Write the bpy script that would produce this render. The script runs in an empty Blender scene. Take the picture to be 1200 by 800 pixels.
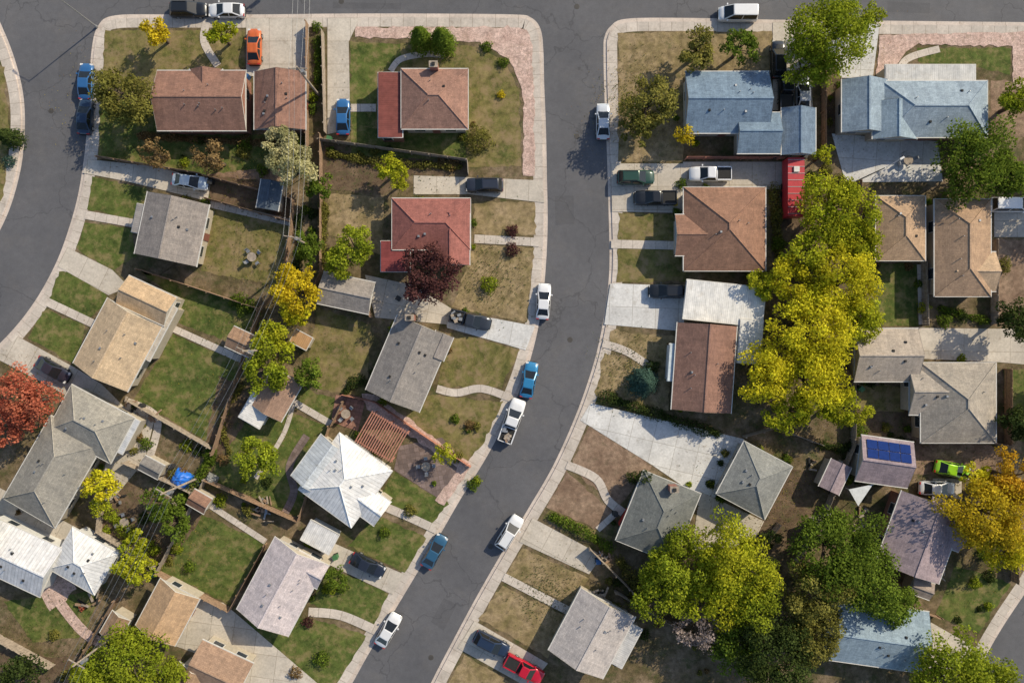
import bpy, math, random
import numpy as np
from mathutils import Vector
random.seed(7); rng=np.random.default_rng(7)
H=90.0; S=9.0
def G(px,py,z=0.0):
    k=(H-z)/H/S
    return ((px-600)*k,(400-py)*k)
scene=bpy.context.scene
col=scene.collection
# ---------------- materials ----------------
class NT:
    def __init__(s,name):
        s.m=bpy.data.materials.new(name); s.m.use_nodes=True
        s.t=s.m.node_tree; s.b=s.t.nodes['Principled BSDF']
    def n(s,k,**kw):
        nd=s.t.nodes.new(k)
        return nd
    def l(s,a,b): s.t.links.new(a,b)
    def noise(s,vec,scale,detail=4,rough=0.6):
        n=s.n('ShaderNodeTexNoise'); n.inputs['Scale'].default_value=scale
        n.inputs['Detail'].default_value=detail; n.inputs['Roughness'].default_value=rough
        s.l(vec,n.inputs['Vector']); return n.outputs['Fac']
    def stretch(s,vec,sx,sy):
        m=s.n('ShaderNodeVectorMath'); m.operation='MULTIPLY'; m.inputs[1].default_value=(sx,sy,1); s.l(vec,m.inputs[0]); return m.outputs[0]
    def ramp(s,fac,stops):
        r=s.n('ShaderNodeValToRGB'); e=r.color_ramp.elements
        while len(e)<len(stops): e.new(0.5)
        for i,(p,c) in enumerate(stops):
            e[i].position=p; e[i].color=(*c,1) if len(c)==3 else c
        s.l(fac,r.inputs['Fac']); return r.outputs['Color']
    def mix(s,fac,a,b,mode='MIX'):
        m=s.n('ShaderNodeMix'); m.data_type='RGBA'; m.blend_type=mode
        for i,v in ((0,fac),(6,a),(7,b)):
            if isinstance(v,(int,float)): m.inputs[i].default_value=v
            elif isinstance(v,tuple): m.inputs[i].default_value=(*v,1) if len(v)==3 else v
            else: s.l(v,m.inputs[i])
        return m.outputs[2]
    def gray(s,fac,lo,hi,p0=0.3,p1=0.7):
        return s.ramp(fac,[(p0,(lo,)*3),(p1,(hi,)*3)])
def coords(N,kind='Object'):
    t=N.n('ShaderNodeTexCoord'); return t.outputs[kind]
def bump(N,fac,dist=0.03,strength=0.5):
    b=N.n('ShaderNodeBump'); b.inputs['Distance'].default_value=dist; b.inputs['Strength'].default_value=strength
    N.l(fac,b.inputs['Height']); N.l(b.outputs['Normal'],N.b.inputs['Normal'])
def m_ground(name,stops,s1=0.25,s2=2.5,fine=(0.75,1.25),fs=14,rough=0.95,patch=None,patch2=None):
    N=NT(name); c=coords(N)
    a=N.noise(c,s1,6,0.65); colr=N.ramp(a,stops)
    b=N.noise(c,s2,5,0.7); colr=N.mix(1.0,colr,N.gray(b,0.58,1.4),'MULTIPLY')
    f=N.noise(c,fs,3,0.7); colr=N.mix(1.0,colr,N.gray(f,fine[0],fine[1],0.35,0.65),'MULTIPLY')
    for pt in (patch,patch2):
        if pt:
            p=N.noise(c,pt[1],6,0.75); pr=N.gray(p,0,0.85,pt[2]-0.05,pt[2]+0.1)
            colr=N.mix(pr,colr,pt[0])
    N.l(colr,N.b.inputs['Base Color']); N.b.inputs['Roughness'].default_value=rough
    N.b.inputs['Specular IOR Level'].default_value=0.15
    bump(N,f,0.08,0.7); return N.m
M={}
M['lush']=m_ground('lawn_lush',[(0.3,(0.048,0.075,0.018)),(0.5,(0.088,0.115,0.027)),(0.7,(0.16,0.155,0.05))],0.3,1.3,patch=((0.24,0.19,0.09),0.6,0.55),patch2=((0.17,0.16,0.055),1.7,0.57))
M['lawn']=m_ground('lawn_mixed',[(0.3,(0.072,0.085,0.024)),(0.48,(0.14,0.13,0.042)),(0.68,(0.25,0.195,0.09))],0.35,1.3,patch=((0.27,0.195,0.11),0.6,0.52),patch2=((0.2,0.165,0.065),1.7,0.56))
M['dry']=m_ground('lawn_dry',[(0.3,(0.15,0.125,0.05)),(0.48,(0.25,0.19,0.1)),(0.7,(0.34,0.255,0.155))],0.4,1.3,patch=((0.1,0.105,0.035),0.5,0.61))
M['dirt']=m_ground('dirt_soil',[(0.3,(0.17,0.11,0.075)),(0.5,(0.24,0.165,0.115)),(0.7,(0.32,0.23,0.16))],0.4,1.8,patch=((0.1,0.085,0.045),0.8,0.63))
M['soil']=m_ground('dark_soil',[(0.3,(0.085,0.058,0.038)),(0.5,(0.14,0.097,0.063)),(0.7,(0.205,0.147,0.095))],0.4,1.8,patch=((0.06,0.07,0.024),0.9,0.56))
M['yard']=m_ground('yard_ground',[(0.3,(0.065,0.062,0.025)),(0.46,(0.13,0.1,0.053)),(0.6,(0.2,0.148,0.095)),(0.75,(0.28,0.22,0.145))],0.3,1.5,patch=((0.058,0.075,0.022),0.5,0.56))
M['pink']=m_ground('pink_gravel',[(0.3,(0.44,0.3,0.25)),(0.6,(0.57,0.42,0.36))],0.6,3,fine=(0.75,1.2),fs=9,patch=((0.32,0.24,0.18),0.9,0.58))
def m_conc(name,base,sp=3.0,stain=0.75,c2=0.86,mort=0.035):
    N=NT(name); o=coords(N); uv=coords(N,'UV')
    a=N.noise(o,0.35,6,0.65); c=N.ramp(a,[(0.3,tuple(v*stain for v in base)),(0.65,base)])
    c=N.mix(1.0,c,N.gray(N.noise(o,4,5,0.7),0.82,1.12),'MULTIPLY')
    sc=N.ramp(N.noise(o,0.9,8,0.75),[(0.55,(1,1,1)),(0.72,(0.66,0.62,0.57))]); c=N.mix(1.0,c,sc,'MULTIPLY')
    b=N.n('ShaderNodeTexBrick'); b.offset=0.0; b.inputs['Scale'].default_value=1.0
    b.inputs['Brick Width'].default_value=sp; b.inputs['Row Height'].default_value=sp
    b.inputs['Mortar Size'].default_value=mort; b.inputs['Mortar Smooth'].default_value=0.4; b.inputs['Color1'].default_value=(1,1,1,1)
    b.inputs['Color2'].default_value=(c2,c2,c2,1); b.inputs['Mortar'].default_value=(0.55,0.52,0.48,1)
    N.l(uv,b.inputs['Vector']); c=N.mix(1.0,c,b.outputs['Color'],'MULTIPLY')
    N.l(c,N.b.inputs['Base Color']); N.b.inputs['Roughness'].default_value=0.9
    return N.m
M['conc']=m_conc('concrete_drive',(0.59,0.53,0.45)); M['concw']=m_conc('concrete_pale',(0.7,0.69,0.67)); M['walk']=m_conc('concrete_walk',(0.61,0.54,0.47),1.5)
M['kerb']=m_conc('concrete_kerb',(0.64,0.55,0.48),3.0)
M['paver']=m_conc('paver_patio',(0.27,0.2,0.18),0.6,0.65,0.6,mort=0.03)
M['brickp']=m_conc('brick_patio',(0.38,0.2,0.15),0.5,0.65,0.65,mort=0.03)
def m_asph(name,k):
    N=NT(name); o=coords(N)
    c=N.ramp(N.noise(o,0.10,6,0.6),[(0.3,(0.082*k,0.083*k,0.092*k)),(0.7,(0.118*k,0.117*k,0.125*k))])
    c=N.mix(1.0,c,N.gray(N.noise(o,16,3,0.8),0.75,1.25,0.35,0.65),'MULTIPLY')
    c=N.mix(1.0,c,N.gray(N.noise(o,1.2,7,0.75),0.86,1.12),'MULTIPLY')
    c=N.mix(1.0,c,N.gray(N.noise(o,0.6,8,0.8),1,0.78,0.6,0.7),'MULTIPLY')
    c=N.mix(1.0,c,N.ramp(N.noise(o,0.25,7,0.75),[(0.5,(1,1,1)),(0.7,(1.15,1.11,1.05))]),'MULTIPLY')
    v=N.n('ShaderNodeTexVoronoi'); v.feature='DISTANCE_TO_EDGE'; v.inputs['Scale'].default_value=0.09
    mp=N.n('ShaderNodeVectorMath'); mp.operation='ADD'; nz=N.n('ShaderNodeTexNoise'); nz.inputs['Scale'].default_value=0.5; nz.inputs['Detail'].default_value=5
    N.l(o,nz.inputs['Vector']); sc=N.n('ShaderNodeVectorMath'); sc.operation='SCALE'; sc.inputs['Scale'].default_value=3.0
    N.l(nz.outputs['Color'],sc.inputs[0]); N.l(o,mp.inputs[0]); N.l(sc.outputs[0],mp.inputs[1]); N.l(mp.outputs[0],v.inputs['Vector'])
    c=N.mix(N.gray(v.outputs['Distance'],0.5,0,0.002,0.007),c,(0.035,0.036,0.04))
    N.l(c,N.b.inputs['Base Color']); N.b.inputs['Roughness'].default_value=0.85; return N.m
M['asphalt']=m_asph('asphalt',1.0); M['tarpatch']=m_asph('asphalt_patch',0.86)
_rc={}
def m_roof(c,kind='shingle'):
    k=(c,kind)
    if k in _rc: return _rc[k]
    N=NT('roof_'+kind); uv=coords(N,'UV'); o=coords(N)
    a=N.noise(o,0.5,6,0.7); cc=N.ramp(a,[(0.3,tuple(v*0.82 for v in c)),(0.7,(min(1,c[0]*1.24),min(1,c[1]*1.2),min(1,c[2]*1.14)))])
    st=N.noise(N.stretch(uv,2.2,0.25),1.0,5,0.7)
    cc=N.mix(1.0,cc,N.gray(st,0.8,1.15),'MULTIPLY')
    if kind=='shingle':
        b=N.n('ShaderNodeTexBrick'); b.inputs['Scale'].default_value=1.0
        b.inputs['Brick Width'].default_value=0.45; b.inputs['Row Height'].default_value=0.2
        b.inputs['Mortar Size'].default_value=0.015; b.inputs['Color1'].default_value=(1.3,1.28,1.25,1)
        b.inputs['Color2'].default_value=(0.75,0.75,0.77,1); b.inputs['Mortar'].default_value=(0.75,0.73,0.73,1)
        N.l(uv,b.inputs['Vector']); cc=N.mix(0.5,cc,b.outputs['Color'],'MULTIPLY')
        cc=N.mix(1.0,cc,N.gray(N.noise(o,7,4,0.8),0.75,1.25),'MULTIPLY'); r=0.9
        cc=N.mix(1.0,cc,N.gray(N.noise(o,1.1,7,0.8),1,0.72,0.56,0.72),'MULTIPLY')
    else:
        w=N.n('ShaderNodeTexWave'); w.inputs['Scale'].default_value=0.7 if kind=='metal' else 1.3; w.bands_direction='X'
        w.inputs['Distortion'].default_value=0
        N.l(uv,w.inputs['Vector']); cc=N.mix(1.0,cc,N.gray(w.outputs['Fac'],0.82,1.02,0.02,0.2),'MULTIPLY')
        cc=N.mix(1.0,cc,N.gray(N.noise(o,1.7,6,0.8),0.78,1.1),'MULTIPLY'); r=0.55
        cc=N.mix(1.0,cc,N.ramp(N.noise(o,0.8,8,0.8),[(0.56,(1,1,1)),(0.72,(0.76,0.7,0.62))]),'MULTIPLY')
    N.l(cc,N.b.inputs['Base Color']); N.b.inputs['Roughness'].default_value=r
    N.b.inputs['Specular IOR Level'].default_value=0.2
    _rc[k]=N.m; return N.m
_pc={}
def m_plain(name,c,rough=0.7,metal=0.0,var=0.15,spec=0.4,coat=0.0):
    k=(name,c)
    if k in _pc: return _pc[k]
    N=NT(name); o=coords(N)
    cc=N.ramp(N.noise(o,2.5,5,0.7),[(0.3,tuple(v*(1-var) for v in c)),(0.7,tuple(min(v*(1+var),1) for v in c))])
    N.l(cc,N.b.inputs['Base Color']); N.b.inputs['Roughness'].default_value=rough; N.b.inputs['Metallic'].default_value=metal
    N.b.inputs['Specular IOR Level'].default_value=spec; N.b.inputs['Coat Weight'].default_value=coat
    _pc[k]=N.m; return N.m
WHITE=m_plain('white_trim',(0.58,0.56,0.52),0.6,0,0.12)
GLASS=m_plain('window_glass',(0.03,0.04,0.05),0.08,0,0.2,0.8)
WOOD=m_plain('fence_wood',(0.28,0.185,0.12),0.9,0,0.4); WOODG=m_plain('fence_wood_grey',(0.32,0.265,0.21),0.9,0,0.4)
BARK=m_plain('bark',(0.10,0.075,0.055),0.95,0,0.4)
METAL=m_plain('grey_metal',(0.35,0.36,0.37),0.45,0.6)
RUB=m_plain('tyre_rubber',(0.02,0.02,0.02),0.85)
def m_leaf():
    N=NT('leaves'); a=N.n('ShaderNodeAttribute'); a.attribute_name='Col'
    d=N.n('ShaderNodeBsdfDiffuse'); t=N.n('ShaderNodeBsdfTranslucent'); mx=N.n('ShaderNodeMixShader'); mx.inputs[0].default_value=0.4
    N.l(a.outputs['Color'],d.inputs['Color']); N.l(a.outputs['Color'],t.inputs['Color'])
    N.l(d.outputs[0],mx.inputs[1]); N.l(t.outputs[0],mx.inputs[2])
    N.l(mx.outputs[0],N.t.nodes['Material Output'].inputs['Surface']); return N.m
LEAF=m_leaf()
# ---------------- mesh builder ----------------
class MB:
    def __init__(s): s.v=[];s.f=[];s.mi=[];s.uv=[];s.sm=[];s.mats=[]
    def mat(s,m):
        if m not in s.mats: s.mats.append(m)
        return s.mats.index(m)
    def face(s,pts,m,uv=None,smooth=False):
        b=len(s.v); s.v+= [tuple(p) for p in pts]; s.f.append(list(range(b,b+len(pts)))); s.mi.append(s.mat(m))
        s.uv.append(uv or [(p[0],p[1]) for p in pts]); s.sm.append(smooth)
    def grid(s,rows,m,smooth=True,close=False,mfun=None):
        b=len(s.v); n=len(rows[0])
        for r in rows: s.v+=[tuple(p) for p in r]
        for i in range(len(rows)-1):
            for j in range(n if close else n-1):
                k=(j+1)%n
                q=[b+i*n+j,b+i*n+k,b+(i+1)*n+k,b+(i+1)*n+j]
                s.f.append(q); s.mi.append(s.mat(mfun(i,j) if mfun else m)); s.uv.append([(s.v[t][0],s.v[t][1]) for t in q]); s.sm.append(smooth)
    def box(s,c,d,m,ang=0,taper=1.0):
        ca,sa=math.cos(ang),math.sin(ang); P=[]
        for z,k in ((-1,1),(1,taper)):
            for x,y in ((-1,-1),(1,-1),(1,1),(-1,1)):
                X=x*d[0]/2*k; Y=y*d[1]/2*k
                P.append((c[0]+X*ca-Y*sa,c[1]+X*sa+Y*ca,c[2]+z*d[2]/2))
        for q in ((3,2,1,0),(4,5,6,7),(0,1,5,4),(1,2,6,5),(2,3,7,6),(3,0,4,7)):
            s.face([P[i] for i in q],m)
    def cyl(s,p0,p1,r0,r1,m,n=8,cap=True):
        p0=Vector(p0);p1=Vector(p1);d=(p1-p0).normalized(); a=d.orthogonal().normalized(); b=d.cross(a)
        R=[[p+(a*math.cos(t*2*math.pi/n)+b*math.sin(t*2*math.pi/n))*r for t in range(n)] for p,r in ((p0,r0),(p1,r1))]
        s.grid(R,m,True,True)
        if cap:
            s.face(R[1],m); s.face(R[0][::-1],m)
    def obj(s,name,parent=None,loc=(0,0,0)):
        me=bpy.data.meshes.new(name); me.from_pydata(s.v,[],s.f)
        for m in s.mats: me.materials.append(m)
        me.polygons.foreach_set('material_index',s.mi); me.polygons.foreach_set('use_smooth',s.sm)
        u=me.uv_layers.new(name='UVMap'); flat=[c for f in s.uv for p in f for c in p]; u.data.foreach_set('uv',flat)
        me.update(); o=bpy.data.objects.new(name,me); col.objects.link(o); o.location=loc
        if parent: o.parent=parent
        return o
def empty(name,loc,ang=0):
    e=bpy.data.objects.new(name,None); e.empty_display_size=0.5; col.objects.link(e); e.location=loc; e.rotation_euler=(0,0,ang); return e
# ---------------- outlines ----------------
def catmull(P,closed,n=6):
    out=[]; L=len(P); R=range(L if closed else L-1)
    for i in R:
        g=lambda k: np.array(P[k%L] if closed else P[max(0,min(L-1,k))],float)
        p0,p1,p2,p3=g(i-1),g(i),g(i+1),g(i+2)
        for j in range(n):
            t=j/n; out.append(tuple(0.5*((2*p1)+(-p0+p2)*t+(2*p0-5*p1+4*p2-p3)*t*t+(-p0+3*p1-3*p2+p3)*t**3)))
    if not closed: out.append(tuple(P[-1]))
    return out
def offset(P,d,closed=True):
    P=np.array(P); 
    if closed: a=np.roll(P,1,0); b=np.roll(P,-1,0)
    else: a=np.vstack([P[:1],P[:-1]]); b=np.vstack([P[1:],P[-1:]])
    t=b-a; t/=np.linalg.norm(t,axis=1)[:,None]+1e-9
    return P+np.stack([-t[:,1],t[:,0]],1)*d
def orient(P):
    A=sum(P[i][0]*P[(i+1)%len(P)][1]-P[(i+1)%len(P)][0]*P[i][1] for i in range(len(P)))
    return P if A>0 else P[::-1]
ZB=0.12
def block(name,pix):
    P=orient(catmull([G(*p) for p in pix],True,6)); P=[tuple(p) for p in P]
    O=[offset(P,d) for d in (-0.42,0.0,0.17,1.35)]
    L=[0]
    for i in range(len(P)): L.append(L[-1]+math.dist(P[i],P[(i+1)%len(P)]))
    b=MB(); n=len(P)
    def strip(A,B,za,zb,m,wa,wb):
        for i in range(n):
            j=(i+1)%n
            b.face([(*A[i],za),(*A[j],za),(*B[j],zb),(*B[i],zb)],m,[(L[i],wa),(L[i+1],wa),(L[i+1],wb),(L[i],wb)])
    strip(O[0],O[1],0.006,0.012,M['kerb'],0.1,0.5)
    strip(O[1],O[1],0.0,ZB,M['kerb'],0.1,0.2)
    strip(O[1],O[2],ZB,ZB+0.005,M['kerb'],0.1,0.3)
    strip(O[2],O[3],ZB,ZB,M['walk'],0.1,1.3)
    b.obj('sidewalk_and_kerb')
    y=MB(); y.face([(*p,ZB) for p in O[3]],M['yard']); y.obj(name)
def sheet(name,P,z,m):
    b=MB(); b.face([(*p,z) for p in P],m); return b.obj(name)
e=1000
sheet('ground',[(-e,-e),(e,-e),(e,e),(-e,e)],-0.04,M['yard'])
sheet('road',[G(-400,1100),G(1600,1100),G(1600,-400),G(-400,-400)],0.0,M['asphalt'])
for p in [[(650,230),(672,229),(673,262),(651,264)],[(70,60),(92,62),(90,92),(68,90)],[(520,700),(535,708),(520,738),(505,728)],[(1040,2),(1090,4),(1089,16),(1040,14)],[(390,3),(470,4),(470,11),(390,10)]]:
    sheet('asphalt_repair_patch',[G(*q) for q in p][::-1],0.004,M['tarpatch'])
for p in [(676,160),(668,398),(575,640),(60,130),(676,8),(505,770),(400,2)]:
    x,y=G(*p); b=MB(); b.cyl((x,y,0.0),(x,y,0.012),.36,.34,m_plain('cast_iron',(0.06,0.055,0.05),.6),16); b.obj('manhole_cover')
KL=[(633,60),(634,100),(636,150),(637,200),(638,260),(636,310),(631,360),(622,405),(608,450),(590,490),(566,535),(538,580),(509,630),(482,675),(455,720),(428,765),(403,810),(380,850),(340,920),(300,990)]
KR=[(711,60),(712,110),(715,180),(717,250),(718,310),(714,355),(705,405),(692,450),(674,498),(650,550),(622,598),(592,648),(562,700),(534,752),(508,802),(486,850),(440,930),(400,990)]
block('yard_ground_west',[(136,22),(200,21),(300,21),(400,20),(500,20),(600,21),(620,24),(630,36)]+KL+[(200,1040),(0,1050),(-200,1050),(-380,1040),(-390,900),(-385,700),(-300,590),(-150,500),(-70,455),(-20,424),(15,392),(44,355),(68,312),(84,270),(96,225),(104,170),(108,110),(111,60),(118,33)])
block('yard_ground_east',[(712,45),(718,34),(735,26),(800,25),(900,27),(1000,28),(1100,29),(1300,31),(1500,32),(1580,40),(1585,200),(1580,450),(1450,530),(1300,590),(1235,640),(1200,690),(1170,735),(1148,775),(1130,820),(1110,880),(1080,980),(1000,1040),(800,1050),(600,1050),(460,1040)]+KR[::-1])
block('yard_ground_far_west',[(-390,0),(-200,5),(-40,8),(-10,20),(2,40),(15,75),(24,115),(25,160),(19,205),(3,255),(-25,300),(-80,345),(-200,400),(-380,450)])
block('yard_ground_north',[(-390,-380),(500,-385),(1580,-380),(1590,-230),(1580,-75),(1000,-72),(500,-75),(-380,-72),(-390,-200)])
# ---------------- yard patches ----------------
_i=[0]
def patch(kind,pix,jit=0.16):
    _i[0]+=1
    P=[G(*p) for p in pix]; soft=kind not in('conc','concw','paver','brickp')
    if soft:
        Q=[]
        for i in range(len(P)):
            a=np.array(P[i]);c=np.array(P[(i+1)%len(P)]); n=max(1,int(np.linalg.norm(c-a)/0.6))
            for k in range(n): Q.append(tuple(a+(c-a)*k/n+rng.normal(0,jit*0.6,2)))
        z=ZB+0.006+0.004*(_i[0]%6); nm={'lush':'lawn','lawn':'lawn','dry':'dry_lawn','dirt':'bare_soil','soil':'garden_soil','pink':'gravel_path'}[kind]
        if kind=='pink': z+=0.028
    else:
        Q=P; z=ZB+0.04+0.004*(_i[0]%5); nm='driveway' if kind in('conc','concw') else 'patio'
    b=MB(); d=np.array(P[1])-np.array(P[0]); a=-math.atan2(d[1],d[0]); ca,sa=math.cos(a),math.sin(a)
    uv=[((x-P[0][0])*ca-(y-P[0][1])*sa,(x-P[0][0])*sa+(y-P[0][1])*ca) for x,y in Q]
    b.face([(*q,z) for q in Q],M[kind],uv); b.obj(nm)
def path(pix,w=1.1,m='walk',name='footpath',n=6,z=None):
    P=catmull([G(*p) for p in pix],False,n); A=offset(P,w/2,False);B=offset(P,-w/2,False); b=MB(); L=0.2
    _i[0]+=1; z=z or ZB+0.062+0.004*(_i[0]%4)
    for i in range(len(P)-1):
        d=math.dist(P[i],P[i+1]); b.face([(*B[i],z),(*B[i+1],z),(*A[i+1],z),(*A[i],z)],M[m],[(L,0.1),(L+d,0.1),(L+d,1.2),(L,1.2)]); L+=d
    b.obj(name)
for k,p in [
('lawn',[(124,36),(287,36),(287,80),(180,90),(180,120),(120,120)]),
('lush',[(118,120),(185,120),(185,158),(360,158),(360,192),(240,205),(116,184)]),
('lawn',[(415,50),(560,55),(592,72),(608,105),(611,195),(550,196),(410,186)]),
('lush',[(411,50),(470,52),(470,78),(441,84),(441,150),(411,150)]),
('lush',[(411,150),(548,155),(546,188),(411,183)]),
('dirt',[(250,176),(345,190),(340,215),(244,206)]),
('lush',[(109,208),(174,222),(163,258),(103,246)]),('lush',[(101,260),(155,268),(160,300),(130,318),(90,290)]),
('lawn',[(244,236),(345,262),(332,335),(236,318)]),('soil',[(246,206),(340,218),(345,258),(246,234)]),
('lush',[(70,316),(118,334),(128,352),(104,374),(59,350)]),('lush',[(53,362),(102,382),(88,428),(34,395)]),
('lush',[(166,318),(306,362),(292,410),(205,376),(206,350)]),('lush',[(203,392),(286,426),(254,522),(158,468)]),
('soil',[(258,440),(300,455),(270,540),(240,525)]),
('lawn',[(372,360),(436,380),(428,465),(356,452)]),('lush',[(305,468),(385,500),(352,606),(245,560)]),
('lush',[(345,452),(404,470),(398,500),(340,475)]),
('lush',[(232,600),(312,635),(270,708),(188,668)]),('soil',[(140,560),(240,600),(200,660),(110,620)]),
('dry',[(384,226),(450,232),(448,300),(385,275)]),('soil',[(380,170),(548,190),(548,204),(484,206),(450,228),(378,222)]),
('dry',[(556,236),(627,238),(627,276),(556,275)]),('dry',[(549,286),(626,290),(618,378),(530,360),(548,312)]),
('lawn',[(528,388),(609,410),(588,455),(512,452)]),('lawn',[(497,462),(590,470),(566,520),(546,542),(430,482),(445,468)]),
('lush',[(460,552),(526,590),(506,616),(446,588)]),('lush',[(440,602),(500,630),(474,670),(408,640)]),
('lush',[(388,664),(456,694),(438,732),(362,706)]),('lush',[(276,726),(360,722),(430,744),(392,806),(350,835),(280,762)]),
('lush',[(5,704),(118,690),(100,745),(40,752)]),('soil',[(0,750),(60,770),(120,760),(180,800),(0,840)]),
('lawn',[(-30,60),(6,80),(12,160),(5,230),(-40,290),(-120,300),(-120,60)]),
('dry',[(724,40),(800,38),(800,190),(724,190)]),('dry',[(800,38),(904,38),(904,84),(800,86)]),
('soil',[(960,90),(988,92),(988,158),(962,178)]),('dirt',[(1160,95),(1210,95),(1210,160),(1160,158)]),
('lush',[(1075,57),(1184,57),(1184,88),(1150,80),(1075,74)]),
('lawn',[(725,250),(790,252),(790,282),(723,282)]),('lawn',[(723,290),(802,292),(803,330),(723,330)]),
('dry',[(716,388),(792,394),(788,432),(713,404)]),('dry',[(708,412),(786,436),(783,482),(697,464)]),
('dirt',[(690,498),(765,545),(750,562),(724,594),(668,548)]),('dirt',[(664,552),(720,600),(706,622),(640,594)]),
('lawn',[(645,596),(716,628),(712,646),(636,606)]),
('dry',[(612,642),(690,676),(672,706),(592,674)]),('dry',[(588,686),(662,720),(642,770),(562,724)]),('dry',[(545,766),(600,800),(590,840),(510,830)]),
('soil',[(904,545),(968,556),(935,650),(872,642)]),('soil',[(905,210),(1000,215),(1000,310),(905,320)]),
('lush',[(1022,308),(1078,310),(1075,382),(1018,382)]),('soil',[(1000,448),(1062,450),(1062,505),(995,520)]),('lawn',[(1005,450),(1060,452),(1060,482),(1006,482)]),
('dirt',[(1060,505),(1175,525),(1170,560),(1070,555)]),
('lush',[(1175,432),(1230,432),(1230,520),(1176,515)]),('lush',[(1118,662),(1184,682),(1146,742),(1096,720)]),
('dirt',[(1165,280),(1240,282),(1240,380),(1165,380)]),('lawn',[(1240,40),(1500,40),(1500,500),(1240,500)]),
('lawn',[(-300,560),(-60,560),(-60,900),(-300,900)]),('lawn',[(200,860),(320,900),(250,1000),(0,1000)]),('lawn',[(520,870),(1000,860),(950,1000),(500,1000)]),
('pink',[(416,33),(600,32),(618,36),(624,60),(627,206),(613,206),(612,105),(597,70),(560,50),(416,44)]),
('pink',[(1030,42),(1206,38),(1206,52),(1190,55),(1076,53),(1060,62),(1044,88),(1026,90)]),('pink',[(1185,55),(1206,53),(1206,110),(1186,100)]),
('pink',[(424,462),(440,462),(554,545),(520,592),(510,585),(538,548),(430,478)]),
('pink',[(40,680),(70,665),(90,690),(60,715)]),
]: patch(k,p)
for k,p in [
('conc',[(289,22),(360,22),(360,90),(289,90)]),('conc',[(384,22),(422,22),(409,50),(411,152),(384,158)]),
('conc',[(104,187),(180,195),(248,212),(244,236),(150,213),(98,203)]),
('conc',[(80,290),(132,316),(152,336),(128,346),(68,312)]),
('conc',[(22,394),(88,430),(120,450),(150,480),(100,475),(45,445),(-3,420)]),
('conc',[(485,206),(548,208),(636,212),(638,238),(550,228),(485,228)]),
('concw',[(522,362),(627,382),(616,410),(524,384)]),('conc',[(428,322),(484,334),(530,362),(524,380),(440,372)]),
('paver',[(468,522),(518,512),(550,548),(518,586),(462,550)]),('brickp',[(394,462),(428,470),(420,505),(388,494)]),
('conc',[(384,632),(474,672),(460,696),(372,654)]),('conc',[(225,700),(262,705),(385,810),(350,850),(240,768),(196,752)]),
('conc',[(-20,560),(100,622),(92,640),(-20,596)]),('conc',[(150,470),(182,490),(170,540),(120,600),(108,590)]),
('conc',[(905,27),(946,27),(952,130),(905,130)]),('concw',[(974,157),(1098,166),(1104,213),(990,214)]),
('conc',[(716,192),(800,192),(800,250),(717,248)]),('conc',[(800,190),(918,190),(918,222),(800,222)]),
('concw',[(715,332),(806,335),(800,388),(708,380)]),
('concw',[(692,472),(872,514),(838,582),(825,586),(765,545),(680,492)]),('conc',[(820,575),(895,610),(880,640),(810,645)]),
('conc',[(624,606),(706,650),(690,672),(608,634)]),('conc',[(556,726),(642,776),(620,805),(536,758)]),
('conc',[(1164,232),(1260,232),(1260,278),(1164,278)]),('conc',[(1075,384),(1260,386),(1260,432),(1168,424),(1076,420)]),
('conc',[(1092,560),(1126,560),(1126,595),(1092,590)]),('conc',[(1090,728),(1150,762),(1130,800),(1080,780)]),
('concw',[(955,27),(1030,29),(1022,92),(985,92)]),
]: patch(k,p)
path([(243,26),(240,50),(256,78)],1.0); path([(458,84),(470,70),(500,64),(520,66)],0.8)
path([(411,127),(441,127)],1.0); path([(101,252),(158,262)]); path([(57,354),(112,380)]); path([(240,238),(345,262)],0.9)
path([(202,384),(290,424)],0.9); path([(340,468),(388,496)],0.9); path([(245,590),(312,634)],0.8); path([(556,280),(632,284)]); path([(512,455),(535,460),(565,455),(603,468)],1.0)
path([(444,590),(475,603),(512,620)]); path([(362,716),(400,720),(442,738)],1.2); path([(716,286),(798,288)]); path([(706,402),(735,412),(762,430)],1.0)
path([(664,544),(698,560),(712,585),(730,600)],1.1); path([(590,675),(665,714)]); path([(1050,92),(1062,70),(1100,58)],0.9)
path([(345,470),(332,510),(300,560)],0.6); path([(335,600),(345,575),(340,545),(360,510)],1.0,'paver'); path([(150,470),(185,490),(175,540)],1.0); path([(1080,310),(1082,380)],1.4); path([(700,620),(722,600)],0.8)
path([(60,690),(100,740),(140,760)],1.4,'pink')
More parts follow.
